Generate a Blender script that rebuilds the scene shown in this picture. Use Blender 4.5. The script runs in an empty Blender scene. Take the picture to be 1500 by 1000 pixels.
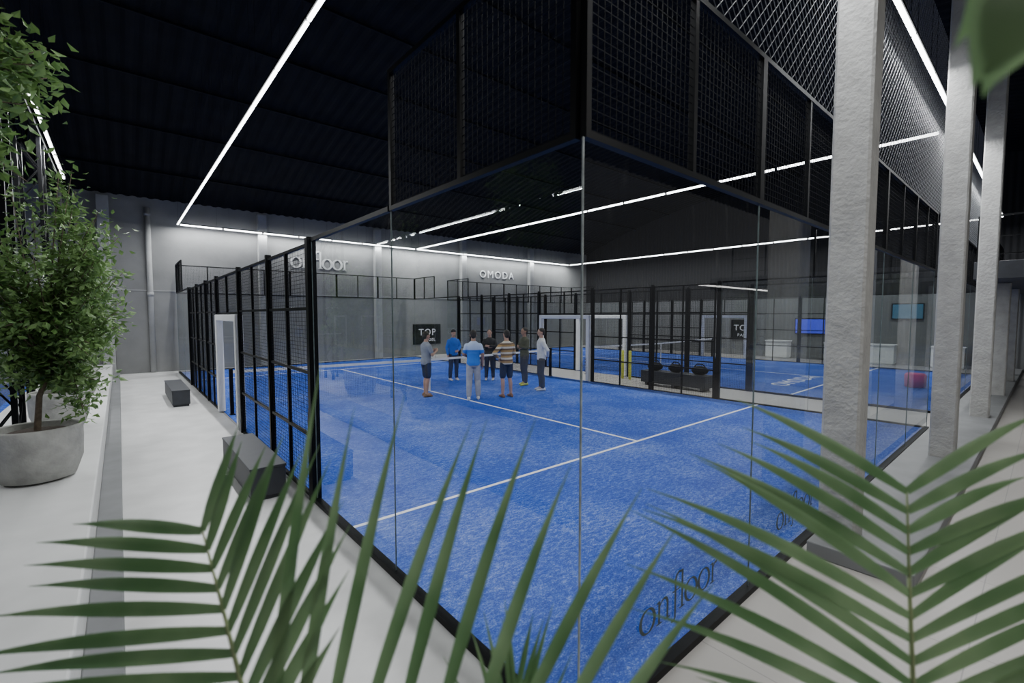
import bpy, math, random
from mathutils import Vector, Matrix
random.seed(7)
C = bpy.context.scene.collection
V = Vector

# ------------------------------------------------------------------ materials
def newmat(name):
    m = bpy.data.materials.new(name); m.use_nodes = True
    nt = m.node_tree; b = nt.nodes["Principled BSDF"]
    return m, nt, b
def mat(name, col, rough=0.6, metal=0.0, noise=0.0, nscale=8.0, bump=0.0, bscale=40.0, spec=0.5):
    m, nt, b = newmat(name)
    b.inputs["Roughness"].default_value = rough
    b.inputs["Metallic"].default_value = metal
    b.inputs["Specular IOR Level"].default_value = spec
    tc = nt.nodes.new("ShaderNodeTexCoord")
    n = nt.nodes.new("ShaderNodeTexNoise"); n.inputs["Scale"].default_value = nscale
    n.inputs["Detail"].default_value = 6
    nt.links.new(tc.outputs["Object"], n.inputs["Vector"])
    r = nt.nodes.new("ShaderNodeValToRGB")
    lo = [max(0, c*(1-noise)) for c in col]; hi = [min(1, c*(1+noise)) for c in col]
    r.color_ramp.elements[0].position = 0.3; r.color_ramp.elements[1].position = 0.7
    r.color_ramp.elements[0].color = (*lo, 1); r.color_ramp.elements[1].color = (*hi, 1)
    nt.links.new(n.outputs["Fac"], r.inputs["Fac"])
    nt.links.new(r.outputs["Color"], b.inputs["Base Color"])
    if bump > 0:
        n2 = nt.nodes.new("ShaderNodeTexNoise"); n2.inputs["Scale"].default_value = bscale
        nt.links.new(tc.outputs["Object"], n2.inputs["Vector"])
        bp = nt.nodes.new("ShaderNodeBump"); bp.inputs["Strength"].default_value = bump
        bp.inputs["Distance"].default_value = 0.02
        nt.links.new(n2.outputs["Fac"], bp.inputs["Height"])
        nt.links.new(bp.outputs["Normal"], b.inputs["Normal"])
    return m
def emat(name, col, s):
    m, nt, b = newmat(name)
    b.inputs["Base Color"].default_value = (*col, 1)
    b.inputs["Emission Color"].default_value = (*col, 1)
    b.inputs["Emission Strength"].default_value = s
    return m

M = {}
M['black'] = mat('black_steel', (0.004, 0.0045, 0.0055), 0.4, 0.0, 0.15, spec=0.10)
M['wire'] = mat('black_wire', (0.005, 0.0055, 0.007), 0.7, 0.0, 0.1, spec=0.15)
M['net'] = mat('grey_net', (0.15, 0.155, 0.16), 0.6, 0.0, 0.1)
M['white'] = mat('white_padding', (0.72, 0.73, 0.74), 0.5, 0, 0.03)
M['line'] = mat('white_line', (0.78, 0.80, 0.84), 0.8, 0, 0.12, 30)
M['bench'] = mat('dark_grey_box', (0.035, 0.038, 0.045), 0.5, 0, 0.1, spec=.3)
M['wall'] = mat('grey_plaster', (0.18, 0.183, 0.183), 0.8, 0, 0.1, 1.5, 0.15, 8)
M['pilaster'] = mat('grey_pilaster', (0.28, 0.285, 0.285), 0.8, 0, 0.12, 2.5, 0.2, 12)
M['concrete'] = mat('painted_concrete', (0.33, 0.33, 0.32), 0.75, 0, 0.13, 5, 0.6, 22)
M['ledge'] = mat('white_ledge', (0.60, 0.605, 0.60), 0.6, 0, 0.06, 3)
M['step'] = mat('grey_step', (0.17, 0.175, 0.18), 0.7, 0, 0.1, 3)
M['pot'] = mat('grey_concrete_pot', (0.36, 0.36, 0.34), 0.8, 0, 0.2, 6, 0.4, 20)
M['soil'] = mat('soil', (0.05, 0.035, 0.025), 0.95, 0, 0.5, 30, 0.8, 40)
M['bark'] = mat('bark', (0.13, 0.1, 0.07), 0.9, 0, 0.3, 20, 0.4, 40)
M['roof'] = mat('dark_roof_sheet', (0.0055, 0.0062, 0.0085), 0.8, 0, 0.3, 2, 0, 1, 0.12)
M['edge'] = mat('glass_edge', (0.10, 0.13, 0.13), 0.3, 0, 0.5, 9)
M['seam'] = mat('sealed_joint', (0.30, 0.34, 0.34), 0.3, 0, 0.5, 9)
M['letterlight'] = mat('light_letter', (0.75, 0.76, 0.78), 0.5)
M['lettergrey'] = mat('grey_letter', (0.55, 0.56, 0.56), 0.5)
M['letterdark'] = mat('dark_letter', (0.04, 0.05, 0.06), 0.6)
M['pink'] = mat('pink_fabric', (0.45, 0.03, 0.18), 0.8, 0, 0.1)
M['yellow'] = mat('yellow_padding', (0.50, 0.52, 0.07), 0.6, 0, 0.1)
M['tube'] = emat('led_tube', (0.97, 0.99, 1.0), 13)
M['screenb'] = emat('screen_blue', (0.05, 0.07, 0.6), 0.7)
M['bannerglow'] = emat('banner_teal_glow', (0.03, 0.12, 0.2), 0.35)
def frosted():
    m, nt, b = newmat('frosted_letter')
    b.inputs["Base Color"].default_value = (0.075, 0.10, 0.10, 1); b.inputs["Roughness"].default_value = .8
    n = nt.nodes.new("ShaderNodeTexNoise"); n.inputs["Scale"].default_value = 20
    t = nt.nodes.new("ShaderNodeBsdfTransparent"); mx = nt.nodes.new("ShaderNodeMixShader")
    mr = nt.nodes.new("ShaderNodeMapRange"); mr.inputs[3].default_value = .05; mr.inputs[4].default_value = .2
    nt.links.new(n.outputs[0], mr.inputs[0]); nt.links.new(mr.outputs[0], mx.inputs[0])
    nt.links.new(b.outputs[0], mx.inputs[1]); nt.links.new(t.outputs[0], mx.inputs[2])
    nt.links.new(mx.outputs[0], nt.nodes["Material Output"].inputs[0]); return m
M['frosted'] = frosted()

def leafmat(name, c1, c2, tr=.3):
    m, nt, b = newmat(name)
    b.inputs["Roughness"].default_value = 0.45
    g = nt.nodes.new("ShaderNodeTexCoord")
    n = nt.nodes.new("ShaderNodeTexNoise"); n.inputs["Scale"].default_value = 6
    nt.links.new(g.outputs["Object"], n.inputs["Vector"])
    r = nt.nodes.new("ShaderNodeValToRGB")
    r.color_ramp.elements[0].position = 0.35; r.color_ramp.elements[1].position = 0.65
    r.color_ramp.elements[0].color = (*c1, 1); r.color_ramp.elements[1].color = (*c2, 1)
    nt.links.new(n.outputs["Fac"], r.inputs["Fac"]); nt.links.new(r.outputs["Color"], b.inputs["Base Color"])
    t = nt.nodes.new("ShaderNodeBsdfTranslucent"); nt.links.new(r.outputs["Color"], t.inputs["Color"])
    mx = nt.nodes.new("ShaderNodeMixShader"); mx.inputs[0].default_value = tr
    nt.links.new(b.outputs[0], mx.inputs[1]); nt.links.new(t.outputs[0], mx.inputs[2])
    nt.links.new(mx.outputs[0], nt.nodes["Material Output"].inputs[0])
    return m
M['leaf'] = leafmat('ficus_leaf', (0.08, 0.17, 0.04), (0.19, 0.31, 0.10))
M['palm'] = leafmat('palm_leaf', (0.11, 0.22, 0.085), (0.22, 0.34, 0.16))
M['rachis'] = mat('palm_stalk', (0.26, 0.32, 0.15), 0.5, 0, 0.2)

def glassmat():
    m, nt, b = newmat('clear_glass')
    nt.nodes.remove(b); o = nt.nodes["Material Output"]
    lw = nt.nodes.new("ShaderNodeLayerWeight"); lw.inputs[0].default_value = 0.5
    p = nt.nodes.new("ShaderNodeMath"); p.operation = 'POWER'; p.inputs[1].default_value = 4.5
    nt.links.new(lw.outputs["Facing"], p.inputs[0])
    ma = nt.nodes.new("ShaderNodeMath"); ma.operation = 'MULTIPLY_ADD'
    ma.inputs[1].default_value = 0.65; ma.inputs[2].default_value = 0.07
    nt.links.new(p.outputs[0], ma.inputs[0])
    tr = nt.nodes.new("ShaderNodeBsdfTransparent"); tr.inputs[0].default_value = (0.95, 0.97, 0.965, 1)
    gl = nt.nodes.new("ShaderNodeBsdfGlossy"); gl.inputs["Roughness"].default_value = 0.012
    mx = nt.nodes.new("ShaderNodeMixShader")
    nt.links.new(ma.outputs[0], mx.inputs[0]); nt.links.new(tr.outputs[0], mx.inputs[1]); nt.links.new(gl.outputs[0], mx.inputs[2])
    tc = nt.nodes.new("ShaderNodeTexCoord"); mp = nt.nodes.new("ShaderNodeMapping"); mp.inputs["Scale"].default_value = (7, 7, 1.6)
    nt.links.new(tc.outputs["Object"], mp.inputs[0])
    n = nt.nodes.new("ShaderNodeTexNoise"); n.inputs["Scale"].default_value = 1.6; n.inputs["Detail"].default_value = 8
    nt.links.new(mp.outputs[0], n.inputs["Vector"])
    mr = nt.nodes.new("ShaderNodeMapRange"); mr.inputs[1].default_value = 0.60; mr.inputs[2].default_value = 0.85
    mr.inputs[3].default_value = 0.004; mr.inputs[4].default_value = 0.09
    nt.links.new(n.outputs["Fac"], mr.inputs[0])
    df = nt.nodes.new("ShaderNodeBsdfDiffuse"); df.inputs[0].default_value = (0.72, 0.75, 0.76, 1)
    m2 = nt.nodes.new("ShaderNodeMixShader")
    nt.links.new(mr.outputs[0], m2.inputs[0]); nt.links.new(mx.outputs[0], m2.inputs[1]); nt.links.new(df.outputs[0], m2.inputs[2])
    nt.links.new(m2.outputs[0], o.inputs[0])
    return m
M['glass'] = glassmat()

def turfmat():
    m, nt, b = newmat('blue_turf')
    b.inputs["Roughness"].default_value = 0.95; b.inputs["Specular IOR Level"].default_value = 0.06
    tc = nt.nodes.new("ShaderNodeTexCoord")
    def noise(scale, det, sx=1, sy=1, rot=0, rg=.7):
        mp = nt.nodes.new("ShaderNodeMapping"); mp.inputs["Scale"].default_value = (sx, sy, 1); mp.inputs["Rotation"].default_value = (0, 0, rot)
        nt.links.new(tc.outputs["Object"], mp.inputs[0])
        n = nt.nodes.new("ShaderNodeTexNoise"); n.inputs["Scale"].default_value = scale; n.inputs["Detail"].default_value = det
        n.inputs["Roughness"].default_value = rg
        nt.links.new(mp.outputs[0], n.inputs["Vector"]); return n.outputs["Fac"]
    big = noise(0.5, 3); mid = noise(11, 10, 1, 2.6, 0.7, .85); fine = noise(70, 6, 1, 1.4, .4, .9)
    def madd(a, k, c):
        x = nt.nodes.new("ShaderNodeMath"); x.operation = 'MULTIPLY_ADD'; nt.links.new(a, x.inputs[0]); x.inputs[1].default_value = k
        if hasattr(c, 'links'): nt.links.new(c, x.inputs[2])
        else: x.inputs[2].default_value = c
        return x.outputs[0]
    s = madd(big, 0.35, 0.0); s = madd(mid, 0.95, s); s = madd(fine, 1.3, s)   # mean 1.3
    sc = madd(s, 1.0, -.80)
    r = nt.nodes.new("ShaderNodeValToRGB")
    e = r.color_ramp.elements
    e[0].position = 0.36; e[1].position = 0.72
    x = e.new(0.52)
    e[0].color = (0.007, 0.038, 0.28, 1); x.color = (0.022, 0.092, 0.45, 1); e[2].color = (0.32, 0.40, 0.66, 1)
    nt.links.new(sc, r.inputs["Fac"]); nt.links.new(r.outputs["Color"], b.inputs["Base Color"])
    return m
M['turf'] = turfmat()

def floormat():
    m, nt, b = newmat('polished_floor')
    tc = nt.nodes.new("ShaderNodeTexCoord")
    n = nt.nodes.new("ShaderNodeTexNoise"); n.inputs["Scale"].default_value = 2.2; n.inputs["Detail"].default_value = 7
    nt.links.new(tc.outputs["Object"], n.inputs["Vector"])
    r1 = nt.nodes.new("ShaderNodeValToRGB")
    r1.color_ramp.elements[0].position = 0.3; r1.color_ramp.elements[1].position = 0.7
    r1.color_ramp.elements[0].color = (0.54, 0.54, 0.535, 1); r1.color_ramp.elements[1].color = (0.68, 0.68, 0.675, 1)
    nt.links.new(n.outputs["Fac"], r1.inputs["Fac"])
    br = nt.nodes.new("ShaderNodeTexBrick"); br.offset = 0
    br.inputs["Color1"].default_value = (0.34, 0.325, 0.305, 1); br.inputs["Color2"].default_value = (0.36, 0.345, 0.325, 1)
    br.inputs["Mortar"].default_value = (0.24, 0.235, 0.225, 1); br.inputs["Scale"].default_value = 1
    br.inputs["Brick Width"].default_value = 1.2; br.inputs["Row Height"].default_value = 1.2; br.inputs["Mortar Size"].default_value = 0.004
    nt.links.new(tc.outputs["Object"], br.inputs["Vector"])
    sp = nt.nodes.new("ShaderNodeSeparateXYZ"); nt.links.new(tc.outputs["Object"], sp.inputs[0])
    a = nt.nodes.new("ShaderNodeMath"); a.operation = 'GREATER_THAN'; a.inputs[1].default_value = 0.0
    nt.links.new(sp.outputs["X"], a.inputs[0])
    mx = nt.nodes.new("ShaderNodeMix"); mx.data_type = 'RGBA'
    nt.links.new(a.outputs[0], mx.inputs[0]); nt.links.new(r1.outputs[0], mx.inputs[6]); nt.links.new(br.outputs[0], mx.inputs[7])
    nt.links.new(mx.outputs[2], b.inputs["Base Color"])
    b.inputs["Roughness"].default_value = 0.35
    return m
M['floor'] = floormat()

def twotone(name, zsplit, low, high):
    m, nt, b = newmat(name); b.inputs["Roughness"].default_value = 0.8
    tc = nt.nodes.new("ShaderNodeTexCoord"); sp = nt.nodes.new("ShaderNodeSeparateXYZ"); nt.links.new(tc.outputs["Object"], sp.inputs[0])
    a = nt.nodes.new("ShaderNodeMath"); a.operation = 'GREATER_THAN'; a.inputs[1].default_value = zsplit
    nt.links.new(sp.outputs["Z"], a.inputs[0])
    mx = nt.nodes.new("ShaderNodeMix"); mx.data_type = 'RGBA'; nt.links.new(a.outputs[0], mx.inputs[0])
    mx.inputs[6].default_value = (*low, 1); mx.inputs[7].default_value = (*high, 1)
    nt.links.new(mx.outputs[2], b.inputs["Base Color"])
    w = nt.nodes.new("ShaderNodeTexWave"); w.bands_direction = 'Y'; w.inputs["Scale"].default_value = 1.6
    nt.links.new(tc.outputs["Object"], w.inputs["Vector"])
    bp = nt.nodes.new("ShaderNodeBump"); bp.inputs["Strength"].default_value = 0.6; bp.inputs["Distance"].default_value = 0.04
    nt.links.new(w.outputs["Fac"], bp.inputs["Height"]); nt.links.new(bp.outputs[0], b.inputs["Normal"])
    return m
M['eastwall'] = twotone('east_wall', 3.1, (0.14, 0.145, 0.15), (0.005, 0.0055, 0.0075))

# ------------------------------------------------------------------ mesh builder
class MB:
    def __init__(s): s.v = []; s.f = []
    def box(s, x0, x1, y0, y1, z0, z1):
        i = len(s.v)
        s.v += [(x0,y0,z0),(x1,y0,z0),(x1,y1,z0),(x0,y1,z0),(x0,y0,z1),(x1,y0,z1),(x1,y1,z1),(x0,y1,z1)]
        s.f += [(i,i+3,i+2,i+1),(i+4,i+5,i+6,i+7),(i,i+1,i+5,i+4),(i+1,i+2,i+6,i+5),(i+2,i+3,i+7,i+6),(i+3,i,i+4,i+7)]
        return s
    def rod(s, p, q, r, n=4):
        p = V(p); q = V(q); d = (q-p).normalized()
        u = d.cross(V((0,0,1))) if abs(d.z) < .9 else d.cross(V((1,0,0)))
        u.normalize(); w = d.cross(u); i = len(s.v)
        for c in (p, q):
            for k in range(n):
                a = 2*math.pi*k/n + math.pi/4
                s.v.append(tuple(c + u*math.cos(a)*r + w*math.sin(a)*r))
        for k in range(n):
            s.f.append((i+k, i+(k+1) % n, i+n+(k+1) % n, i+n+k))
        if n > 4:
            s.f.append(tuple(i+k for k in range(n))[::-1]); s.f.append(tuple(i+n+k for k in range(n)))
        return s
    def rings(s, rings, cap=True):
        n = len(rings[0]); i = len(s.v)
        for r in rings: s.v += [tuple(x) for x in r]
        for a in range(len(rings)-1):
            for k in range(n):
                s.f.append((i+a*n+k, i+a*n+(k+1) % n, i+(a+1)*n+(k+1) % n, i+(a+1)*n+k))
        if cap:
            s.f.append(tuple(i+k for k in range(n))[::-1]); s.f.append(tuple(i+(len(rings)-1)*n+k for k in range(n)))
        return s
    def loft(s, secs, ua=V((1,0,0)), ub=V((0,1,0)), n=14):
        R = []
        for c, a, b in secs:
            R.append([V(c) + ua*a*math.cos(2*math.pi*k/n) + ub*b*math.sin(2*math.pi*k/n) for k in range(n)])
        return s.rings(R)
    def capsule(s, p0, p1, r0, r1, n=10):
        p0 = V(p0); p1 = V(p1); d = (p1-p0)
        if d.length < 1e-6: d = V((0,0,1e-4))
        d.normalize()
        u = d.cross(V((0,1,0))) if abs(d.y) < .9 else d.cross(V((1,0,0)))
        u.normalize(); w = d.cross(u); R = []
        for c, r in ((p0-d*r0*.96, r0*.25), (p0-d*r0*.7, r0*.7), (p0, r0), (p1, r1), (p1+d*r1*.7, r1*.7), (p1+d*r1*.96, r1*.25)):
            R.append([c + u*math.cos(2*math.pi*k/n)*r + w*math.sin(2*math.pi*k/n)*r for k in range(n)])
        return s.rings(R)
    def chain(s, pts, rads, n=10):
        for i in range(len(pts)-1): s.capsule(pts[i], pts[i+1], rads[i], rads[i+1], n)
        return s
    def ell(s, c, rx, ry, rz, rot=None, n=16, m=10):
        c = V(c); R = []
        for j in range(m+1):
            ph = math.pi*(j+.12)/(m+.24) - math.pi/2
            row = []
            for k in range(n):
                a = 2*math.pi*k/n
                p = V((rx*math.cos(ph)*math.cos(a), ry*math.cos(ph)*math.sin(a), rz*math.sin(ph)))
                if rot: p = rot @ p
                row.append(c+p)
            R.append(row)
        return s.rings(R)
    def tri(s, pts):
        i = len(s.v); s.v += [tuple(p) for p in pts]; s.f.append(tuple(range(i, i+len(pts)))); return s
    def mesh(s, name, mt, smooth=False):
        me = bpy.data.meshes.new(name); me.from_pydata(s.v, [], s.f); me.update()
        if mt is not None: me.materials.append(mt if not isinstance(mt, str) else M[mt])
        if smooth:
            for p in me.polygons: p.use_smooth = True
        return me

def obj(name, me, parent=None, loc=(0,0,0), rot=(0,0,0)):
    o = bpy.data.objects.new(name, me); C.objects.link(o)
    if parent: o.parent = parent
    o.location = loc; o.rotation_euler = rot
    return o
def empty(name, loc, rot=(0,0,0)):
    o = bpy.data.objects.new(name, None); C.objects.link(o); o.location = loc; o.rotation_euler = rot
    o.empty_display_size = 0.1; return o
def tag(o, label, cat, group=None, kind=None):
    o["label"] = label; o["category"] = cat
    if group: o["group"] = group
    if kind: o["kind"] = kind
    return o
def bevel(o, w=0.01, seg=2):
    b = o.modifiers.new("bevel", 'BEVEL'); b.width = w; b.segments = seg; b.limit_method = 'ANGLE'
    return o
def struct(name, me, **k):
    o = obj(name, me, **k); o["kind"] = "structure"; return o
H = math.pi/2

# ------------------------------------------------------------------ room shell
struct("floor", MB().box(-18, 27, -7, 21.2, -0.3, 0.0).mesh("floor", 'floor'))
YW = 20.8; XE = 24.5
def zroof(y): return 6.45 + 2.7*(1-((y-7.0)/14.1)**2)
struct("wall_north", MB().box(-16, XE+.3, YW, YW+.3, 0, 6.6).mesh("wall_north", 'wall'))
struct("wall_east", MB().box(XE, XE+.3, -7, YW, 0, 9.6).mesh("wall_east", 'eastwall'))
struct("wall_west", MB().box(-16.3, -16, -7, YW+.3, 0, 9.6).mesh("wall_west", 'wall'))
def roof():
    b = MB(); x = -16.3; step = 0.085
    ys = [YW+.3-i*28.1/20 for i in range(21)]; m = len(ys)
    n = int((XE+.3-x)/step); pat = [0, 0, .035, .035]
    for i in range(n):
        for y in ys: b.v.append((x+i*step, y, zroof(y)+pat[i % 4]))
    for i in range(n-1):
        for j in range(m-1):
            a = i*m+j; b.f.append((a, a+1, a+m+1, a+m))
    return b
struct("ceiling", roof().mesh("ceiling", 'roof'))
k = 1
for y in [19.0, 16.6, 14.2, 11.8, 9.4, 7.0, 4.6, 2.2]:
    z = zroof(y)
    struct("trim_%d" % k, MB().box(-16, XE, y-.03, y+.03, z-.07, z-.02).mesh("purlin", 'roof')); k += 1
for x in [-2.0, 3.1, 8.3, 13.5, 18.8]:
    b = MB(); b.box(x-.17, x+.17, YW-.28, YW-.002, 0, 6.45)
    o = struct("trim_%d" % k, b.mesh("pilaster", 'pilaster')); bevel(o, .02); k += 1
b = MB(); b.rod((-.75, YW-.12, .02), (-.75, YW-.12, 6.2), .09, 16); b.rod((-.75, YW-.12, 2.9), (-.75, YW-.12, 3.05), .105, 16)
b.rod((-.75, YW-.12, 5.9), (-.75, YW-.12, 6.0), .105, 16)
tag(obj("drain_pipe", b.mesh("drain_pipe", 'pilaster', True)), "grey vertical drain pipe fixed to the plaster wall", "pipe")
struct("trim_%d" % k, MB().box(-2, XE, YW-.02, YW, 3.1, 3.14).mesh("joint", 'pilaster')); k += 1
o = struct("trim_%d" % k, MB().box(-3.4, -1.93, -1.0, YW, 0, .40).mesh("ledge", 'ledge')); bevel(o, .015); k += 1
o = struct("trim_%d" % k, MB().box(-1.93, -1.73, -1.0, YW, 0, .06).mesh("step", 'step')); bevel(o, .01); k += 1
o = struct("trim_%d" % k, MB().box(3.0, XE, -.85, -.1, 0, .13).mesh("curb", 'step')); bevel(o, .01); k += 1

# ------------------------------------------------------------------ text helpers
def text_mesh(s, size, ext=0.004, mt='letterdark', shear=0, space=1.0):
    cu = bpy.data.curves.new("t", 'FONT'); cu.body = s; cu.size = size; cu.extrude = ext
    cu.align_x = 'CENTER'; cu.align_y = 'BOTTOM_BASELINE'; cu.shear = shear; cu.space_character = space
    cu.resolution_u = 3
    o = bpy.data.objects.new("t", cu); C.objects.link(o)
    dg = bpy.context.evaluated_depsgraph_get(); me = bpy.data.meshes.new_from_object(o.evaluated_get(dg))
    bpy.data.objects.remove(o); me.materials.clear(); me.materials.append(M[mt]); me.name = "lettering"
    return me
def serif_word(width, mt, ext, hs=1.0, bold=1.0):
    b = MB()
    def stroke(path, w0=0):
        for i in range(len(path)-1):
            x0, z0, a0 = path[i]; x1, z1, a1 = path[i+1]; a0 *= bold; a1 *= bold
            d = V((x1-x0, z1-z0))
            if d.length < 1e-6: continue
            d.normalize(); nx, nz = -d.y, d.x
            e = V((d.x, d.y))*0.004
            P = [(x0+nx*a0-e.x, z0+nz*a0-e.y), (x1+nx*a1+e.x, z1+nz*a1+e.y), (x1-nx*a1+e.x, z1-nz*a1+e.y), (x0-nx*a0-e.x, z0-nz*a0-e.y)]
            j = len(b.v)
            b.v += [(p[0], p[1], -ext) for p in P] + [(p[0], p[1], ext) for p in P]
            b.f += [(j,j+1,j+2,j+3), (j+7,j+6,j+5,j+4), (j,j+4,j+5,j+1), (j+1,j+5,j+6,j+2), (j+2,j+6,j+7,j+3), (j+3,j+7,j+4,j)]
    def O(cx):
        stroke([(cx+.22*math.cos(2*math.pi*i/24), .25+.25*math.sin(2*math.pi*i/24), .012+.03*abs(math.cos(2*math.pi*i/24))) for i in range(25)])
    def serif(x, z, w=.09): stroke([(x-w, z, .012), (x+w, z, .012)])
    O(.25); x = .62
    stroke([(x, 0, .032), (x, .48, .032)]); serif(x, .01); stroke([(x-.09, .46, .012), (x, .48, .02)])
    stroke([(x+.02, .38, .014), (x+.09, .46, .018), (x+.17, .49, .024), (x+.25, .45, .032), (x+.28, .36, .032), (x+.28, 0, .032)]); serif(x+.28, .01)
    x = 1.17
    stroke([(x, -.12, .028), (x, .7, .032), (x+.04, .8, .028), (x+.12, .85, .022), (x+.2, .83, .028)])
    stroke([(x-.1, .47, .013), (x+.16, .47, .013)]); stroke([(x-.13, -.17, .02), (x-.05, -.19, .018), (x, -.12, .028)])
    x = 1.42
    stroke([(x, 0, .032), (x, .84, .032)]); serif(x, .01); stroke([(x-.09, .82, .012), (x, .84, .02)])
    O(1.76); O(2.28); x = 2.65
    stroke([(x, 0, .032), (x, .48, .032)]); serif(x, .01); stroke([(x-.09, .46, .012), (x, .48, .02)])
    stroke([(x+.02, .36, .014), (x+.09, .46, .022), (x+.18, .47, .03)])
    k = width/2.85
    b.v = [((vx-1.42)*k, vz*k*hs, e) for vx, vz, e in b.v]
    return b.mesh("lettering", mt)

tag(obj("wall_lettering", serif_word(2.6, 'lettergrey', .01, 1, 1.35), loc=(5.55, YW-.03, 4.35), rot=(H, 0, 0)),
    "pale grey serif lettering mounted on the grey wall", "lettering")
tag(obj("wall_lettering", text_mesh("OMODA", .62, .01, 'letterlight', 0, 1.25), loc=(16.1, YW-.03, 4.45), rot=(H, 0, 0)),
    "white capital letters mounted on the grey wall", "lettering")

# ------------------------------------------------------------------ courts
def court(x0, group):
    t = tag(obj("court_turf", MB().box(.04, 9.96, .04, 19.96, 0, .02).mesh("court_turf", 'turf'), loc=(x0, 0, 0)),
            "blue artificial turf of a padel court with sandy speckles", "court surface", "padel court turf")
    for (a, b_, c, d) in ((0.04, 9.96, 3.03, 3.08), (0.04, 9.96, 16.92, 16.97), (4.975, 5.025, 3.08, 16.92)):
        obj("court_line", MB().box(a, b_, c, d, .02, .024).mesh("court_line", 'line'), t)
    return t
t1 = court(0, 1); t2 = court(12, 2)
tl = tag(obj("court_turf", t1.data, loc=(-13.6, 0, 0)), "blue artificial turf of the court in the neighbouring hall", "court surface", "padel court turf")
obj("court_lettering", text_mesh("OMODA", .75, .002, 'line', 0, 1.2), t2, loc=(3.3, 3.7, .022), rot=(0, 0, 0))

def grid_mesh(w, h, s, r, mt='wire', x0=0, z0=0):
    b = MB()
    n = int(round(w/s))
    for i in range(1, n): b.rod((x0+i*w/n, 0, z0), (x0+i*w/n, 0, z0+h), r)
    m = int(round(h/s))
    for i in range(1, m): b.rod((x0, 0, z0+i*h/m), (x0+w, 0, z0+i*h/m), r)
    return b.mesh("wire_mesh", mt)
cache = {}
def panel(w, h, loc, rot, rails, mids, label, group, s=.05, r=.0024, name="mesh_panel"):
    key = (round(w, 2), round(h, 2), tuple(rails), tuple(mids), s)
    if key not in cache:
        b = MB(); t = .02; e = .035
        b.box(0, w, -t, t, 0, e); b.box(0, w, -t, t, h-e, h)
        b.box(0, e, -t, t, e, h-e); b.box(w-e, w, -t, t, e, h-e)
        for z in rails: b.box(e, w-e, -.018, .018, z-.018, z+.018)
        for x in mids: b.box(x-.018, x+.018, -.0185, .0185, e, h-e)
        cache[key] = (b.mesh("frame", 'black'), grid_mesh(w, h, s, r))
    f, g = cache[key]
    e = empty(name, loc, (0, 0, rot))
    tag(e, label, "fence", group)
    obj("frame", f, e); obj("wire_mesh", g, e)
    return e
gl_cache = {}
def glass(w, h, loc, rot, letter=None):
    key = (w, h)
    if key not in gl_cache:
        b = MB(); b.tri([(0.004, 0, 0), (w-.004, 0, 0), (w-.004, 0, h), (0.004, 0, h)])
        e = MB(); e.box(0, .003, -.005, .005, 0, h)
        gl_cache[key] = (b.mesh("glass_sheet", 'glass'), e.mesh("glass_edge", 'edge'))
    a, e2 = gl_cache[key]
    o = tag(empty("glass_panel", loc, (0, 0, rot)), "tall clear tempered glass panel of the court wall", "glass panel", "court glass panels")
    obj("glass_sheet", a, o); obj("glass_edge", e2, o); obj("glass_edge", e2, o, loc=(w-.003, 0, 0))
    if letter:
        obj("lettering", serif_word(letter[1], 'frosted', .0005, .88), o, loc=(letter[0], -.008, letter[2]), rot=(H, 0, 0))
    return o

def post(x, y, h=3.0, rot=0, thick=False):
    b = MB()
    if thick:
        b.box(-.05, .05, -.045, .045, 0, h)
        i = len(b.v)
        b.v += [(-.05, .045, 0), (.05, .045, 0), (.05, .09, 0), (-.05, .09, 0), (-.05, .045, 1.12), (.05, .045, 1.12), (.05, .09, .95), (-.05, .09, .95)]
        b.f += [(i,i+1,i+2,i+3), (i+4,i+7,i+6,i+5), (i+2,i+6,i+7,i+3), (i,i+3,i+7,i+4), (i+1,i+5,i+6,i+2)]
    else:
        b.box(-.035, .035, -.035, .035, 0, h)
    return tag(obj("steel_post", b.mesh("steel_post", 'black'), loc=(x, y, 0), rot=(0, 0, rot)),
               "black square steel post of the court cage", "post", "court cage posts")

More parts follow.
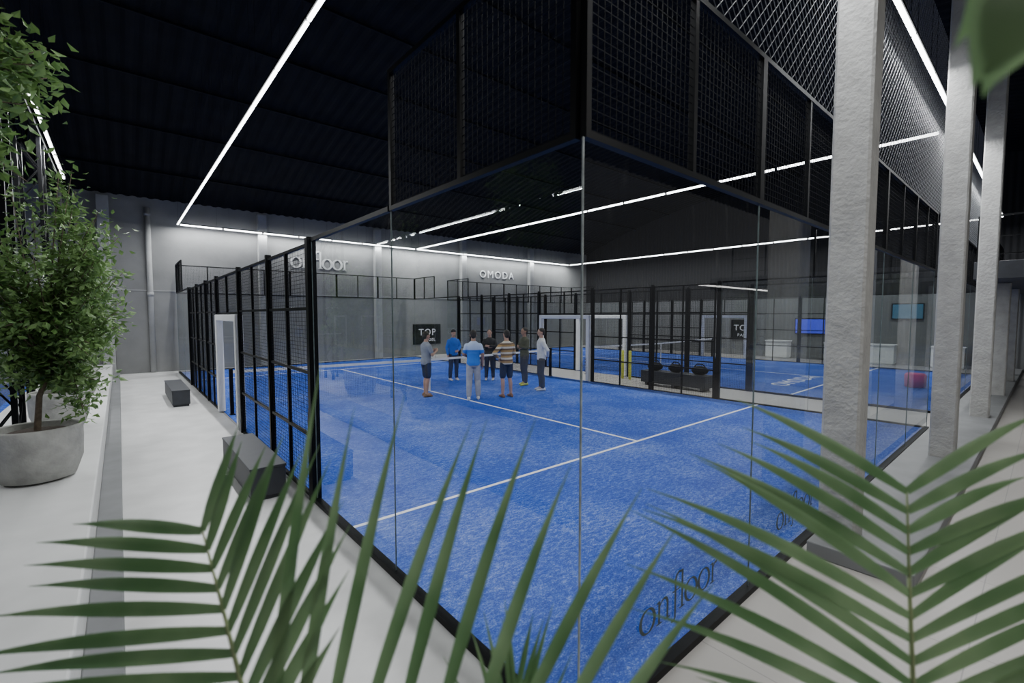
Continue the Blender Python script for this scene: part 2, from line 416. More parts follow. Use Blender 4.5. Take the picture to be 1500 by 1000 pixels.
def enclosure(x0, near_letters):
    Z3 = 3.0
    up = "black wire mesh panel fixed above the glass wall"
    sd = "tall black wire mesh panel of the court side fence"
    for end, y in ((0, 0.0), (1, 20.0)):
        for i in range(5):
            lt = None
            if near_letters and end == 0 and i == 0: lt = (.98, .94, .27)
            if near_letters and end == 0 and i == 1: lt = (1.0, .94, .27)
            glass(2.0, 2.95, (x0+2*i, y, .05), 0, lt)
            panel(2.0, 1.08, (x0+2*i, y, Z3), 0, [], [1.0], up, "upper mesh panels")
    for side, x in ((0, x0), (1, x0+10)):
        for y in (0, 2, 16, 18):
            glass(2.0, 2.95, (x, y, .05), H)
        panel(1.96, 1.08, (x, .03, Z3), H, [], [.98], up, "upper mesh panels")
        panel(1.96, 1.08, (x, 18.01, Z3), H, [], [.98], up, "upper mesh panels")
        for y in (2, 16):
            tag(obj("top_rail", MB().box(0, 1.96, -.02, .02, 0, .04).mesh("top_rail", 'black'), loc=(x, y+.02, 3.0), rot=(0, 0, H)), "black steel rail capping the glass wall", "rail", "glass top rails")
        for (ya, yb) in ((4.145, 5.96), (6.04, 8.16), (10.74, 12.36), (12.44, 14.16), (14.24, 15.855)):
            w = yb-ya
            panel(w, 3.0, (x, ya, .0), H, [.75, 1.5, 2.25], [w/2], sd, "side fence panels")
        panel(2.42, .8, (x, 8.24, 2.2), H, [], [1.21], "short black wire mesh panel above the court entrance", "side fence panels")
        for y in (4.05, 15.95): post(x, y, 3.05, math.pi if y > 5 else 0, True)
        for y in (6, 8.2, 10.7, 12.4, 14.2): post(x, y, 3.05)
        b = MB(); b.box(-.07, .07, 0, .13, 0, 2.17); b.box(-.07, .07, 2.2, 2.33, 0, 2.17); b.box(-.07, .07, .13, 2.2, 2.04, 2.17)
        o = tag(obj("entrance_frame", b.mesh("entrance_frame", 'white'), loc=(x, 8.3, .02)), "white padded frame around the court entrance", "frame", "padded entrance frames")
        bevel(o, .02)
        obj("lettering", serif_word(.55, 'letterdark', .001), o, loc=(-.074, .085, .5), rot=(H, -H, -H))
    for (a, b_, c, d) in ((x0-.035, x0+10.035, -.035, .035), (x0-.035, x0+10.035, 19.965, 20.035)):
        tag(obj("base_rail", MB().box(a, b_, c, d, 0, .05).mesh("base_rail", 'black')), "black steel channel holding the foot of the glass wall", "rail", "cage base rails")
    for x in (x0, x0+10):
        for (c, d) in ((.04, 3.98), (16.02, 19.96)):
            tag(obj("base_rail", MB().box(x-.035, x+.035, c, d, 0, .05).mesh("base_rail", 'black')), "black steel channel holding the foot of the glass wall", "rail", "cage base rails")
    e = tag(empty("court_net", (x0, 10, .025)), "padel net with white top tape and dark mesh", "net", "court nets")
    obj("net_mesh", grid_mesh(9.7, .82, .045, .0016, 'wire', .15, .04), e)
    b = MB(); N = 24
    for i in range(N):
        xa = .12+i*9.76/N; xb = .12+(i+1)*9.76/N
        za = .88+.05*abs(xa-5)/5; zb = .88+.05*abs(xb-5)/5
        j = len(b.v)
        for (xx, zz) in ((xa, za), (xb, zb)): b.v += [(xx, -.008, zz-.03), (xx, .008, zz-.03), (xx, .008, zz+.03), (xx, -.008, zz+.03)]
        b.f += [(j, j+4, j+5, j+1), (j+1, j+5, j+6, j+2), (j+2, j+6, j+7, j+3), (j+3, j+7, j+4, j)]
    obj("net_tape", b.mesh("net_tape", 'white'), e)
    obj("center_strap", MB().box(4.975, 5.025, -.012, .012, 0, .87).mesh("center_strap", 'white'), e)
    for xx in (.11, 9.89):
        obj("net_post", MB().box(xx-.035, xx+.035, -.035, .035, 0, 1.0).box(xx-.05, xx+.05, -.06, .06, 0, .02).mesh("net_post", 'black'), e)
enclosure(0, True)
enclosure(12, False)
tag(obj("corner_seam", MB().box(-.012, -.004, -.012, -.004, .05, 3.0).mesh("corner_seam", 'seam')), "pale sealed glass joint at the court corner", "seam")

# ------------------------------------------------------------------ chain-link net above cage
def diag_net(w, h, s, r, mt):
    b = MB()
    k = -h
    while k < w:
        for sg in (0, 1):
            z0 = max(0, -k); z1 = min(h, w-k)
            if z1 > z0:
                p = (k+z0, 0, z0); q = (k+z1, 0, z1)
                if sg: p = (w-p[0], 0, p[2]); q = (w-q[0], 0, q[2])
                b.rod(p, q, r, 3)
        k += s
    return b.mesh("netting", mt)
o = tag(obj("safety_net", diag_net(24.2, 3.2, .11, .0032, 'net'), loc=(.05, .0, 4.10)),
        "grey diamond chain-link safety netting hung above the cage", "net")

# ------------------------------------------------------------------ concrete columns
def column(x, y0=-.48, w=.32, top=7.9):
    b = MB()
    zs = [0.13+(top-.13)*t for t in (0, .07, .15, .26, .35, .46, .58, .72, 1)]
    R = []
    for i, z in enumerate(zs):
        j = random.uniform(-.003, .003); c = .02
        X0, X1, Y0, Y1 = x+j, x+w+j, y0, y0+w
        R.append([V(p) for p in ((X0+c, Y0, z), (X1-c, Y0, z), (X1, Y0+c, z), (X1, Y1-c, z), (X1-c, Y1, z), (X0+c, Y1, z), (X0, Y1-c, z), (X0, Y0+c, z))])
    b.rings(R)
    return tag(obj("concrete_column", b.mesh("concrete_column", 'concrete')), "square rough grey painted concrete column beside the court", "column", "concrete columns")
for x, y0, w_, tp in ((3.25, -.40, .29, 7.7), (7.25, -.655, .28, 7.6), (11.4, -.74, .28, 7.6), (15.4, -.78, .28, 2.99), (19.4, -.8, .28, 2.99)):
    column(x, y0, w_, tp)

b = MB(); b.box(13.4, XE-.01, -6, -.25, 3.0, 3.4)
tag(bevel(obj("mezzanine_slab", b.mesh("mezzanine_slab", 'bench'))), "dark mezzanine floor slab carried by concrete columns", "mezzanine")
e = tag(empty("balcony_railing", (13.45, -.3, 3.4)), "black metal balcony railing on the mezzanine edge", "railing")
b = MB()
b.box(0, 8, -.02, .02, 1.0, 1.04)
for i in range(9): b.box(i-.02 if i else 0, i+.02, -.02, .02, 0, 1.0)
for z in (.15, .55): b.box(0, 8, -.01, .01, z, z+.02)
b.box(0, .04, -5, 0, 1.0, 1.04); b.box(0, .03, -5, 0, .15, .17); b.box(0, .03, -5, 0, .55, .57)
for i in range(1, 6): b.box(0, .04, -i-.02, -i+.02, 0, 1.0)
obj("rail_frame", b.mesh("rail_frame", 'black'), e)
obj("infill_mesh", grid_mesh(8, 1.0, .1, .003), e)

# ------------------------------------------------------------------ LED strips
ZL = 5.65; POW = 32
tm = {}
cable_me = MB().rod((0, 0, 0), (0, 0, 1), .003).mesh("cable", 'black')
def tube(x0, y0, x1, y1):
    L = math.hypot(x1-x0, y1-y0); ang = math.atan2(y1-y0, x1-x0); n = max(1, round(L/1.5)); s = L/n
    key = round(s, 3)
    if key not in tm:
        b = MB(); b.rod((.04, 0, 0), (s-.04, 0, 0), .026, 10)
        h = MB(); h.box(.01, s-.01, -.03, .03, .024, .06)
        tm[key] = (b.mesh("diffuser", 'tube', True), h.mesh("housing", 'black'))
    d, hs = tm[key]
    for i in range(n):
        px, py = x0+math.cos(ang)*s*i, y0+math.sin(ang)*s*i
        e = tag(empty("led_tube_light", (px, py, ZL), (0, 0, ang)),
                "slim white LED tube hung under the dark roof", "light", "suspended LED tube lights")
        obj("diffuser", d, e); obj("housing", hs, e)
        for f in (.15, .85):
            c = obj("cable", cable_me, e, loc=(s*f, 0, .06)); c.scale = (1, 1, zroof(py+math.sin(ang)*s*f)-ZL-.06)
    m = max(1, round(L/5)); sl = L/m
    for i in range(m):
        ld = bpy.data.lights.new("strip", 'AREA'); ld.shape = 'RECTANGLE'; ld.size = sl; ld.size_y = .05
        ld.energy = POW*sl; ld.color = (0.97, 0.99, 1.0)
        lo = bpy.data.objects.new("strip_lamp", ld); C.objects.link(lo)
        t = (i+.5)*sl
        lo.location = (x0+math.cos(ang)*t, y0+math.sin(ang)*t, ZL-.04); lo.rotation_euler = (0, 0, ang)
tube(.15, .05, .15, 20.4)
tube(.20, 20.4, 10.30, 20.4)
tube(10.40, 20.4, 22.15, 20.4)
tube(10.35, .05, 10.35, 20.35)
tube(22.2, .05, 22.2, 20.35)
tube(.20, -.2, 10.30, -.2)
tube(10.40, -.2, 22.15, -.2)
tube(-2.62, 8.3, -2.62, 15)
tube(-8, 4.0, -8, 20)

# ------------------------------------------------------------------ lattice columns & girder (west)
def lattice(x, y):
    b = MB(); w = .16; d = .3; h = 5.2
    for sx in (-w, w):
        for sy in (-d, d): b.box(sx-.03, sx+.03, sy-.03, sy+.03, 0, h)
    z = 0.1; s = 1; st = .5
    while z < h-st:
        for sx in (-w, w): b.rod((sx, -d*s, z), (sx, d*s, z+st), .016)
        for sy in (-d, d): b.rod((-w*s, sy, z), (w*s, sy, z+st), .016)
        s = -s; z += st
    return tag(obj("lattice_column", b.mesh("lattice_column", 'black'), loc=(x, y, .40)), "black steel lattice column standing on the pale ledge", "column", "lattice columns")
for y in (7.4, 11.6, 15.8, 19.6): lattice(-2.9, y)
b = MB()
for z in (5.64, 6.3):
    for sx in (-.16, .16): b.box(sx-.04, sx+.04, 0, 20.0, z-.04, z+.04)
y = 0; s = 1
while y < 19.5:
    for sx in (-.16, .16): b.rod((sx, y, 5.64 if s > 0 else 6.3), (sx, y+.7, 6.3 if s > 0 else 5.64), .025)
    s = -s; y += .7
tag(obj("lattice_girder", b.mesh("lattice_girder", 'black'), loc=(-2.9, 0, 0)), "long black lattice girder under the roof", "girder")
tag(obj("safety_net", diag_net(18, 5.2, .13, .0035, 'net'), loc=(-3.9, 2.5, .02), rot=(0, 0, H)), "grey diamond netting separating the neighbouring hall", "net")

# ------------------------------------------------------------------ benches, boxes, signs
def bench(x0, x1, y0, y1, h=.4):
    b = MB(); b.box(x0+.02, x1-.02, y0+.03, y1-.03, 0, .05); b.box(x0, x1, y0, y1, .05, h-.03); b.box(x0-.008, x1+.008, y0-.008, y1+.008, h-.03, h)
    return tag(bevel(obj("bench_box", b.mesh("bench_box", 'bench')), .006), "dark grey box bench standing on the pale walkway", "bench", "walkway benches")
bench(-.60, -.22, 4.45, 6.3); bench(-.80, -.45, 11.9, 14.2)
e = tag(empty("padded_bench", (10.75, 4.75, 0)), "black bench between the two courts holding bags", "bench")
b = MB(); b.box(0, .5, 0, 2.1, .1, .46)
for yy in (.1, 1.0, 1.9): b.box(.05, .45, yy, yy+.08, 0, .1)
obj("seat", b.mesh("seat", 'bench'), e)
for i, (yy, rz) in enumerate(((5.05, .1), (5.8, -.1), (6.5, .12))):
    bb = MB(); bb.ell((0, 0, .13), .16, .25, .13); bb.chain([(0, -.18, .2), (0, -.08, .31), (0, .08, .31), (0, .18, .2)], [.015]*4, 6)
    tag(obj("sports_bag", bb.mesh("sports_bag", 'black', True), loc=(11.0, yy, .46), rot=(0, 0, rz)), "black soft sports bag lying on the bench", "bag", "sports bags on the bench")

def signboard(loc, rot, w, h, word, lab, fs=.46):
    b = MB(); b.box(-w/2, w/2, -.02, .02, 0, h)
    o = tag(obj("banner", b.mesh("banner", 'black'), loc=loc, rot=(0, 0, rot)), lab, "banner")
    obj("lettering", text_mesh(word, h*fs, .003, 'letterlight', 0, 1.15), o, loc=(0, -.024, h*.45), rot=(H, 0, 0))
    obj("lettering", text_mesh("PADEL", h*.2, .003, 'letterlight', 0, 1.2), o, loc=(w*.08, -.024, h*.16), rot=(H, 0, 0))
    return o
signboard((11.15, YW-.05, .6), 0, 1.7, 1.1, "TOP", "black banner with white capitals on the grey wall")
signboard((XE-.05, 9.55, .85), -H, 1.25, 1.1, "TOP", "black banner with white capitals on the dark wall", .42)
o = tag(obj("wall_panel", MB().box(-.68, .68, -.03, .03, 0, .78).mesh("wall_panel", 'black'), loc=(XE-.04, 6.3, 1.25), rot=(0, 0, -H)), "wall screen glowing blue and violet", "screen")
obj("panel_face", MB().box(-.64, .64, -.035, -.031, .04, .74).mesh("panel_face", 'screenb'), o)
o = tag(obj("wall_panel", MB().box(-.55, .55, -.03, .03, 0, .7).mesh("wall_panel", 'black'), loc=(XE-.04, 2.6, 2.0), rot=(0, 0, -H)), "teal wall banner with an added dim glow", "screen")
obj("panel_face", MB().box(-.51, .51, -.035, -.031, .04, .66).mesh("panel_face", 'bannerglow'), o)  # teal banner face, its glow is put into the emissive colour
for i, yy in enumerate((1.2, 3.4, 5.0, 7.6)):
    b = MB(); b.box(-.5, .5, -.3, .3, .06, .85); b.box(-.47, .47, -.25, .25, 0, .06); b.box(-.53, .53, -.33, .33, .85, .9); b.box(-.003, .003, -.31, -.3, .1, .82)
    tag(bevel(obj("storage_cabinet", b.mesh("storage_cabinet", 'white'), loc=(XE-.4, yy, 0), rot=(0, 0, -H))), "low white storage cabinet against the wall", "cabinet", "wall cabinets")
b = MB(); b.loft([((0,0,0),.2,.2), ((0,0,.03),.25,.25), ((0,0,.36),.26,.26), ((0,0,.42),.22,.22), ((0,0,.43),.1,.1)], n=20)
tag(obj("pouf", b.mesh("pouf", 'pink', True), loc=(16.4, 1.1, .024)), "round magenta pouf on the blue turf", "pouf")
for yy in (7.75, 8.05):
    b = MB(); b.loft([((0,0,0),.04,.04), ((0,0,.02),.05,.05), ((0,0,.95),.05,.05), ((0,0,.98),.04,.04)], n=12)
    tag(obj("padded_post", b.mesh("padded_post", 'yellow', True), loc=(11.45, yy, 0)), "yellow padded post between the courts", "post", "yellow padded posts")

# ------------------------------------------------------------------ potted ficus trees
def ficus(x, y, z0, crown_c, crown_r, nleaf, seed, potr=.36, nb=40):
    rnd = random.Random(seed)
    e = tag(empty("potted_ficus", (x, y, z0)), "leafy green ficus tree in a round concrete pot on the ledge", "potted tree", "potted ficus trees")
    R = potr; n = 32
    prof = [(.55*R, 0), (.8*R, .03), (.97*R, .22), (R, .45), (.99*R, .56), (.93*R, .58), (.89*R, .56), (.88*R, .48)]
    b = MB(); b.rings([[V((r*math.cos(2*math.pi*k/n), r*math.sin(2*math.pi*k/n), z)) for k in range(n)] for r, z in prof])
    obj("pot", b.mesh("pot", 'pot', True), e)
    b = MB(); b.loft([((0,0,.5), .87*R, .87*R), ((0,0,.53), .6*R, .6*R), ((0,0,.535), .05, .05)], n=20)
    obj("soil", b.mesh("soil", 'soil', True), e)
    cc = V(crown_c)
    tr = MB(); trunk = [V((0,0,.5)), V((.03,.02,.9)), V((cc.x*.5, cc.y*.5, max(1.0, cc.z-crown_r[2]*.6))), cc]
    tr.chain(trunk, [.03, .026, .02, .012], 8)
    tips = []
    for i in range(nb):
        t = rnd.uniform(.0, 1); base = trunk[2].lerp(trunk[3], t*.8)
        d = V((rnd.gauss(0,1), rnd.gauss(0,1), rnd.gauss(.0,1.0))).normalized()
        tip = cc + V((d.x*crown_r[0], d.y*crown_r[1], d.z*crown_r[2]))*rnd.uniform(.6, 1.05)
        midp = base.lerp(tip, .5)+V((0,0,.08))
        tr.chain([base, midp, tip], [.010, .006, .003], 5); tips += [(base, midp), (midp, tip), (midp, tip)]
    obj("trunk", tr.mesh("trunk", 'bark', True), e)
    lf = MB()
    for i in range(nleaf):
        a, c = rnd.choice(tips); t = rnd.random()
        p = a.lerp(c, t)+V((rnd.gauss(0,.08), rnd.gauss(0,.08), rnd.gauss(0,.08)))
        d = V((rnd.gauss(0,1), rnd.gauss(0,1), rnd.gauss(-.5,.7))).normalized()
        u = d.cross(V((rnd.gauss(0,.5), rnd.gauss(0,.5), 1))).normalized(); nn = d.cross(u)
        L = rnd.uniform(.06, .105); W = L*.26
        i0 = len(lf.v)
        lf.v += [tuple(q) for q in (p, p+d*L*.4+u*W+nn*W*.3, p+d*L*.45, p+d*L*.4-u*W+nn*W*.3, p+d*L-nn*L*.12)]
        lf.f += [(i0, i0+1, i0+2), (i0+1, i0+4, i0+2), (i0, i0+2, i0+3), (i0+2, i0+4, i0+3)]
    obj("foliage", lf.mesh("foliage", 'leaf'), e)
ficus(-2.40, 5.6, .40, (.16, .1, 2.0), (.70, .8, 1.6), 9500, 1, .37, 66)
ficus(-2.45, 8.7, .40, (.22, .0, 1.9), (.58, .8, 1.2), 5200, 2)
ficus(-2.45, 12.8, .40, (.2, .0, 1.4), (.5, .7, .8), 2600, 3)
ficus(-2.75, 2.9, .40, (.44, .0, 3.3), (.50, .6, .80), 2600, 4)

# ------------------------------------------------------------------ palms
def frond(pts, S, n, Lmax, wid, a0, a1, droop, seed, prof, curl=0.0, rs=1.0, rl=1.0):
    rnd = random.Random(seed)
    pts = [V(p) for p in pts]; S = V(S).normalized(); b = MB()
    seg = [(pts[i+1]-pts[i]).length for i in range(len(pts)-1)]; tot = sum(seg)
    def P(t):
        d = t*tot
        for i, s in enumerate(seg):
            if d <= s or i == len(seg)-1: return pts[i].lerp(pts[i+1], min(1, d/s)), (pts[i+1]-pts[i]).normalized()
            d -= s
    for i in range(n):
        t = i/(n-1)
        p, T = P(t)
        for sg in (-1, 1):
            al = math.radians(a0+(a1-a0)*t+rnd.uniform(-4, 4))
            if sg > 0: al *= rs
            N = T.cross(S).normalized()
            d = (T*math.cos(al)+S*sg*math.sin(al)+N*rnd.uniform(-.08, .08)).normalized()
            L = Lmax*prof(t)*rnd.uniform(.9, 1.05)*(rl if sg > 0 else 1); m = 9; q = p.copy(); i0 = len(b.v)
            for k in range(m+1):
                s = k/m; w = wid*(math.sin(math.pi*min(1, s*.9+.1))**.6)*(1-s**3)+.0004
                u = d.cross(N).normalized()
                b.v += [tuple(q+u*w), tuple(q-N*w*.35), tuple(q-u*w)]
                q = q+d*(L/m); d = (d+(V((0,0,-1))*droop+T*curl)*(s+.2)/m*2).normalized()
            for k in range(m):
                a = i0+k*3; b.f += [(a, a+1, a+4, a+3), (a+1, a+2, a+5, a+4)]
    return b
def palm(base, fronds, lab):
    e = tag(empty("potted_palm", base), lab, "palm")
    B = V(base); n = 28
    prof = [(.13, 0), (.17, .03), (.2, .3), (.21, .42), (.19, .44), (.18, .38)]
    b = MB(); b.rings([[V((r*math.cos(2*math.pi*k/n), r*math.sin(2*math.pi*k/n), z)) for k in range(n)] for r, z in prof])
    obj("pot", b.mesh("pot", 'pot', True), e)
    for (pts, S, n_, L, w, a0, a1, dr, sd, stem, pf, cu, rs, rl) in fronds:
        rel = [V(p)-B for p in pts]
        f = empty("frond", (0,0,0)); f.parent = e
        obj("leaflets", frond(rel, S, n_, L, w, a0, a1, dr, sd, pf, cu, rs, rl).mesh("leaflets", 'palm', True), f)
        st = [V((0,0,.36))]+[V(s)-B for s in stem]+rel
        k_ = len(st)
        obj("stalk", MB().chain(st, [.010-.008*i/(k_-1) for i in range(k_)], 8).mesh("stalk", 'rachis', True), f)
Rv = V((.76, -.649, 0))
full = lambda t: .62+.38*math.sin(math.pi*min(1, t*1.0+.15))
fall = lambda t: 1.0-.42*t
S1 = Rv*.95+V((0,0,.30))
palm((-1.5, -.62, 0), [
    ([(-1.515,-.51,1.30), (-1.523,-.474,1.43), (-1.539,-.368,1.56), (-1.557,-.248,1.69)], S1, 12, .68, .0155, 86, 64, .10, 3, [(-1.5,-.56,1.0)], full, .0, .5, .62),
    ([(-1.50,-.50,1.24), (-1.40,-.58,1.34), (-1.26,-.69,1.37), (-1.10,-.83,1.34), (-1.02,-.90,1.30)], V((.1,.1,1)), 10, .82, .0145, 80, 64, .02, 5, [(-1.52,-.55,1.0)], fall, .08, 1, 1),
    ([(-1.12,-.80,1.16), (-1.095,-.772,1.24), (-1.06,-.74,1.34)], Rv, 6, .30, .007, 32, 10, .10, 8, [(-1.3,-.7,.8)], full, 0, 1, 1),
], "green palm with long narrow leaflets near the glass corner")
S2 = Rv*.99-V((0,0,.04))
palm((-.46, -1.42, 0), [
    ([(-.49,-1.315,1.24), (-.472,-1.306,1.40), (-.394,-1.28,1.60), (-.33,-1.26,1.77)], S2, 14, .66, .0155, 64, 58, .22, 9, [(-.48,-1.35,.9)], full, 0, 1, 1),
    ([(-.80,-1.56,2.78), (-.93,-1.50,2.66), (-1.01,-1.44,2.50)], (V((.3,-.2,.9))), 4, .24, .04, 55, 20, .5, 11, [(-.15,-1.7,1.2), (-.18,-1.85,2.3), (-.55,-1.75,2.80)], full, 0, 1, 1),
], "green arching palm with long narrow leaflets beside the glass wall")

# ------------------------------------------------------------------ people
def skinmat(c): return mat('skin', c, .55, 0, .05)
SK = skinmat((.42, .25, .18)); SK2 = skinmat((.33, .19, .13))
def cloth(name, c, n=.1): return mat(name, c, .85, 0, n, 14)
def stripes(name, c1, c2, c3, freq):
    m, nt, b = newmat(name); b.inputs["Roughness"].default_value = .85
    tc = nt.nodes.new("ShaderNodeTexCoord"); sp = nt.nodes.new("ShaderNodeSeparateXYZ"); nt.links.new(tc.outputs["Object"], sp.inputs[0])
    mr = nt.nodes.new("ShaderNodeMath"); mr.operation = 'MULTIPLY'; mr.inputs[1].default_value = freq; nt.links.new(sp.outputs["Z"], mr.inputs[0])
    fr = nt.nodes.new("ShaderNodeMath"); fr.operation = 'FRACT'; nt.links.new(mr.outputs[0], fr.inputs[0])
    r = nt.nodes.new("ShaderNodeValToRGB"); r.color_ramp.interpolation = 'CONSTANT'
    e = r.color_ramp.elements; e[0].color = (*c1, 1); e[1].color = (*c2, 1); e[1].position = .35; x = e.new(.7); x.color = (*c3, 1)
    nt.links.new(fr.outputs[0], r.inputs[0]); nt.links.new(r.outputs[0], b.inputs["Base Color"]); return m
def split(name, z, lo, hi):
    m = twotone(name, z, lo, hi)
    for n in list(m.node_tree.nodes):
        if n.type in ('BUMP', 'TEX_WAVE'): m.node_tree.nodes.remove(n)
    return m
HAIR = mat('dark_hair', (.012, .009, .007), .6, 0, .3, 60, .4, 120)
CAPM = cloth('black_cloth', (.015, .015, .018))
def fin(o, vox, smooth=3):
    r = o.modifiers.new("remesh", 'REMESH'); r.mode = 'VOXEL'; r.voxel_size = vox; r.use_smooth_shade = True
    s = o.modifiers.new("smooth", 'SMOOTH'); s.factor = .5; s.iterations = smooth
    return o
ARMS = {
 'down': ((.235, -.03, 1.14), (.235, .05, .90), (0, .12, -1)),
 'hips': ((.40, -.10, 1.17), (.215, .03, 1.02), (-.75, .35, -.45)),
 'crossedA': ((.25, .06, 1.16), (.02, .19, 1.19), (-1, .1, .1)),
 'crossedB': ((.25, .06, 1.15), (.03, .165, 1.14), (-1, .05, .2)),
 'back': ((.27, -.12, 1.15), (.07, -.175, .97), (-1, -.05, -.1)),
 'front': ((.24, .02, 1.15), (.09, .21, 1.05), (-.8, .5, -.2)),
 'phone': ((.24, .05, 1.14), (.10, .26, 1.22), (-.5, .7, .4)),
}
def person(x, y, face, h, arms, top, bottom, shoes, skin, label, sleeve='long', legs='long', hair='short', headturn=0, stance=0.0):
    e = tag(empty("person", (x, y, .024), (0, 0, face)), label, "person", None)
    k = h/1.76; e.scale = (k, k, k)
    B = MB(); T = MB(); L = MB()
    def sy(p, s): return V((p[0]*s, p[1], p[2]))
    tors = [((0,0,.84),.12,.095), ((0,-.005,.90),.155,.11), ((0,-.01,.97),.158,.112), ((0,0,1.08),.135,.095), ((0,.005,1.2),.148,.105), ((0,.005,1.32),.17,.115), ((0,-.005,1.39),.155,.1), ((0,-.01,1.44),.105,.078), ((0,-.01,1.475),.065,.062)]
    B.loft(tors)
    B.capsule((0,-.01,1.44), (0,.01,1.56), .062, .057)
    hr = Matrix.Rotation(headturn, 3, 'Z'); hc = V((0, .015, 0))
    def hp(p): q = hr @ (V(p)-hc); return q+hc
    B.ell(hp((0,.012,1.655)), .078, .097, .110, hr); B.ell(hp((0,.045,1.59)), .056, .060, .060, hr)
    B.capsule(hp((0,.106,1.652)), hp((0,.120,1.622)), .009, .013, 8)
    for s in (-1, 1): B.ell(hp((s*.080,.0,1.64)), .011, .02, .032, hr)
    B.ell(hp((0,.097,1.583)), .022, .012, .008, hr)
    for s, off in ((-1, stance), (1, -stance)):
        hip = V((s*.085, 0, .90)); kn = V((s*.105, .02+off*.6, .49)); an = V((s*.12, -.02+off, .085)); cf = V((kn.x*.55+an.x*.45, kn.y*.6+an.y*.4-.015, .36))
        B.chain([hip, kn], [.082, .056]); B.chain([kn, cf, an], [.054, .054, .038])
        B.capsule(an, an+V((0,.10,-.042)), .036, .026)
        if legs == 'long':
            L.chain([hip, kn, cf, an+V((0,0,.03))], [.099, .080, .077, .064])
        else:
            L.chain([hip, hip.lerp(kn, .82)], [.1, .088])
        sh = MB(); c = an; secs = []
        for t, w, hh in ((-.085,.026,.05),(-.07,.036,.085),(-.02,.042,.10),(.04,.043,.085),(.11,.047,.06),(.16,.042,.048),(.185,.025,.03)):
            secs.append([V((c.x+w*math.cos(2*math.pi*q/12), c.y+t, hh/2+hh/2*math.sin(2*math.pi*q/12))) for q in range(12)])
        sh.rings(secs)
        obj("shoe", sh.mesh("shoe", shoes, True), e)
    L.loft([((0,-.005,.83),.12,.1), ((0,-.005,.88),.165,.125), ((0,-.01,.97),.166,.123), ((0,0,1.04),.15,.11)])
    T.loft([((0,-.005,.87),.17,.128), ((0,-.01,.95),.176,.13), ((0,0,1.08),.16,.118), ((0,.005,1.2),.166,.12), ((0,.005,1.30),.188,.128), ((0,0,1.37),.19,.12), ((0,-.005,1.42),.155,.105), ((0,-.01,1.46),.105,.088), ((0,-.01,1.49),.072,.068)])
    for s, pose in ((-1, arms[0]), (1, arms[1])):
        el, wr, hd = ARMS[pose]; sh = V((s*.168, -.005, 1.375)); el = sy(el, s); wr = sy(wr, s); hd = sy(hd, s).normalized()
        B.chain([sh, el], [.054, .042]); B.chain([el, wr], [.042, .027])
        nr = (V((-s,0,0)) if abs(hd.x) < .6 else V((0,-1,0)) if wr.y > 0 else V((0,1,0)))
        wd = hd.cross(nr).normalized(); nrm = wd.cross(hd).normalized()
        if nrm.dot(nr) < 0: nrm = -nrm
        for o_ in (-.024, -.008, .008, .024):
            B.capsule(wr+wd*o_*.6, wr+hd*.085+wd*o_, .015, .0125, 8)
        for o_, ln in ((-.030, .062), (-.010, .074), (.010, .080), (.030, .068)):
            a = wr+hd*.088+wd*o_; b1 = a+(hd+nrm*.25).normalized()*ln*.5; c1 = b1+(hd+nrm*.8).normalized()*ln*.5
            B.chain([a, b1, c1], [.0098, .0092, .0078], 7)
        a = wr+hd*.025+wd*.02; b1 = a+(hd*.6+wd*.8+nrm*.3).normalized()*.045; c1 = b1+(hd*.9+wd*.3+nrm*.3).normalized()*.032
        B.chain([a, b1, c1], [.013, .0105, .009], 7)
        if sleeve == 'long': T.chain([sh, el], [.066, .056]); T.chain([el, el.lerp(wr, .95)], [.056, .040])
        else: T.chain([sh, sh.lerp(el, .66)], [.066, .064])
    fin(obj("body", B.mesh("body", skin, True), e), .0075, 2)
    fin(obj("trousers" if legs == 'long' else "shorts", L.mesh("trousers", bottom, True), e), .012, 3)
    fin(obj("shirt" if sleeve == 'short' else "jacket", T.mesh("shirt", top, True), e), .012, 6)
    Hh = MB()
    if hair == 'cap':
        Hh.ell(hp((0,.0,1.70)), .088, .106, .08, hr); Hh.ell(hp((0,.11,1.705)), .06, .06, .008, hr)
        fin(obj("cap", Hh.mesh("cap", CAPM, True), e), .008, 2)
    else:
        Hh.ell(hp((0,-.012,1.688)), .087, .102, .092, hr); Hh.ell(hp((0,-.045,1.64)), .077, .068, .085, hr)
        fin(obj("hair", Hh.mesh("hair", HAIR, True), e), .009, 2)
    for s in (-1, 1):
        b = MB(); b.ell(hp((s*.03,.103,1.650)), .012, .007, .006, hr, 8, 6)
        obj("eye", b.mesh("eye", CAPM, True), e)
    return e
def fa(dx, dy): return math.atan2(-dx, dy)
cx, cy = 6.4, 9.3
def face_c(x, y): return fa(cx-x, cy-y)
grey = cloth('grey_tshirt', (.22, .24, .28)); navy = cloth('navy_cloth', (.015, .02, .04)); blue = cloth('blue_jacket', (.01, .11, .5))
shw = cloth('white_shoe', (.6, .6, .6)); shy = cloth('yellow_shoe', (.5, .55, .08)); shb = cloth('brown_shoe', (.2, .1, .05))
lg = cloth('light_grey_trousers', (.36, .36, .38)); dk = cloth('charcoal_trousers', (.05, .052, .06)); olive = cloth('olive_jacket', (.07, .075, .05))
white = cloth('white_shirt', (.62, .63, .65)); bw = split('blue_white_shirt', 1.27, (.02, .17, .62), (.45, .55, .75))
st = stripes('striped_sweater', (.62, .58, .5), (.38, .24, .09), (.16, .10, .06), 7)
person(4.48, 9.27, face_c(4.48, 9.27), 1.72, ('phone', 'phone'), grey, navy, shb, SK, "person in grey t-shirt and navy shorts holding hands in front", 'short', 'short', stance=.05)
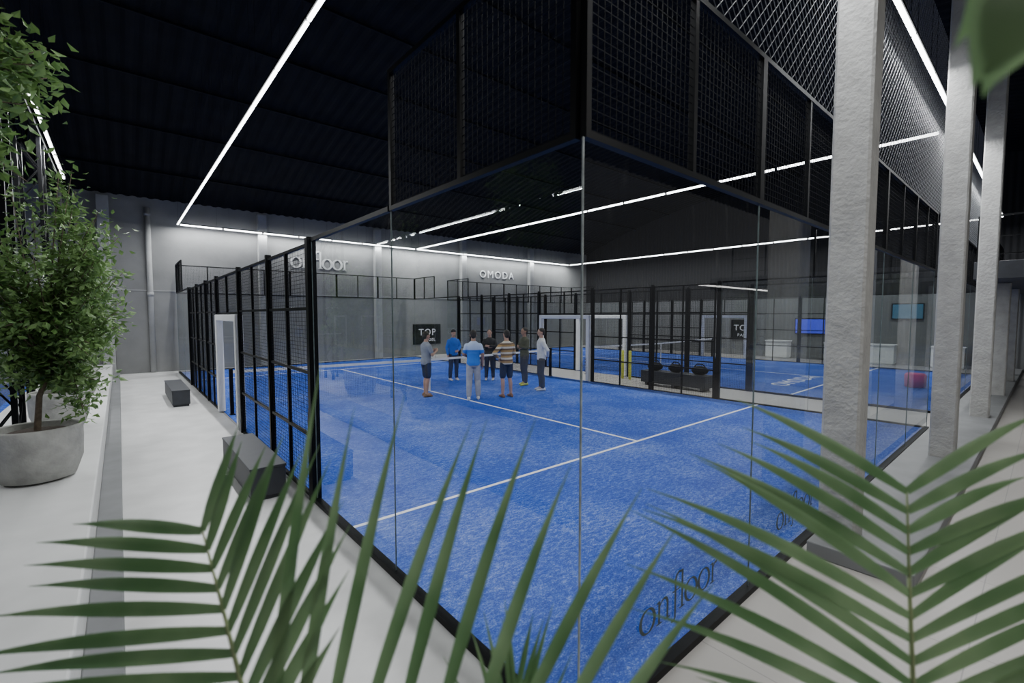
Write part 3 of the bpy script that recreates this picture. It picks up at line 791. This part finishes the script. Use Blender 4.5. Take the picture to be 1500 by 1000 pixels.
person(6.71, 11.36, face_c(6.71, 11.36), 1.68, ('front', 'down'), blue, navy, shw, SK, "person in blue jacket and dark trousers behind the net", hair='cap')
person(5.15, 8.06, face_c(5.6, 8.06), 1.77, ('front', 'down'), bw, lg, shw, SK2, "person in blue and white t-shirt and light grey trousers", 'short', 'long', stance=-.04)
person(7.65, 10.62, face_c(7.65, 10.6), 1.69, ('crossedA', 'crossedB'), CAPM, CAPM, shw, SK, "person in black clothes with crossed arms", 'long', 'long')
person(6.04, 7.81, face_c(6.04, 7.81), 1.76, ('hips', 'front'), st, navy, shb, SK, "person in striped beige and brown sweater and dark shorts", 'long', 'short')
person(7.81, 9.07, face_c(7.81, 9.07), 1.77, ('crossedA', 'crossedB'), olive, dk, shy, SK2, "person in olive jacket with crossed arms and yellow shoes", stance=.05)
person(7.50, 8.0, face_c(7.5, 8.6), 1.78, ('back', 'back'), white, dk, shw, SK, "person in white long-sleeved shirt with hands behind the back")

# ------------------------------------------------------------------ world, added fill lights, camera
w = bpy.data.worlds.new("World"); bpy.context.scene.world = w; w.use_nodes = True
w.node_tree.nodes["Background"].inputs[0].default_value = (.65, .66, .68, 1)
w.node_tree.nodes["Background"].inputs[1].default_value = .16
def add_fill(loc, sx, sy, p):
    ld = bpy.data.lights.new("fill_light", 'AREA'); ld.shape = 'RECTANGLE'; ld.size = sx; ld.size_y = sy; ld.energy = p; ld.color = (1, .98, .95)
    o = bpy.data.objects.new("fill_light", ld); C.objects.link(o); o.location = loc
add_fill((2, -4, 5.5), 6, .3, 200); add_fill((12, -4, 2.9), 6, .3, 45)  # unseen area lights added as ambient fill, no fixture modelled

cam = bpy.data.cameras.new("cam"); co = bpy.data.objects.new("cam", cam); C.objects.link(co)
cam.lens = 16.15; cam.sensor_width = 36; cam.clip_start = .05
co.location = (-1.681, -1.456, 2.17)
yaw = math.atan2(-.649, .760)
co.rotation_euler = (H-math.radians(3.23), 0, yaw)
cam.dof.use_dof = True; cam.dof.focus_distance = 6.5; cam.dof.aperture_fstop = 1.8
bpy.context.scene.camera = co
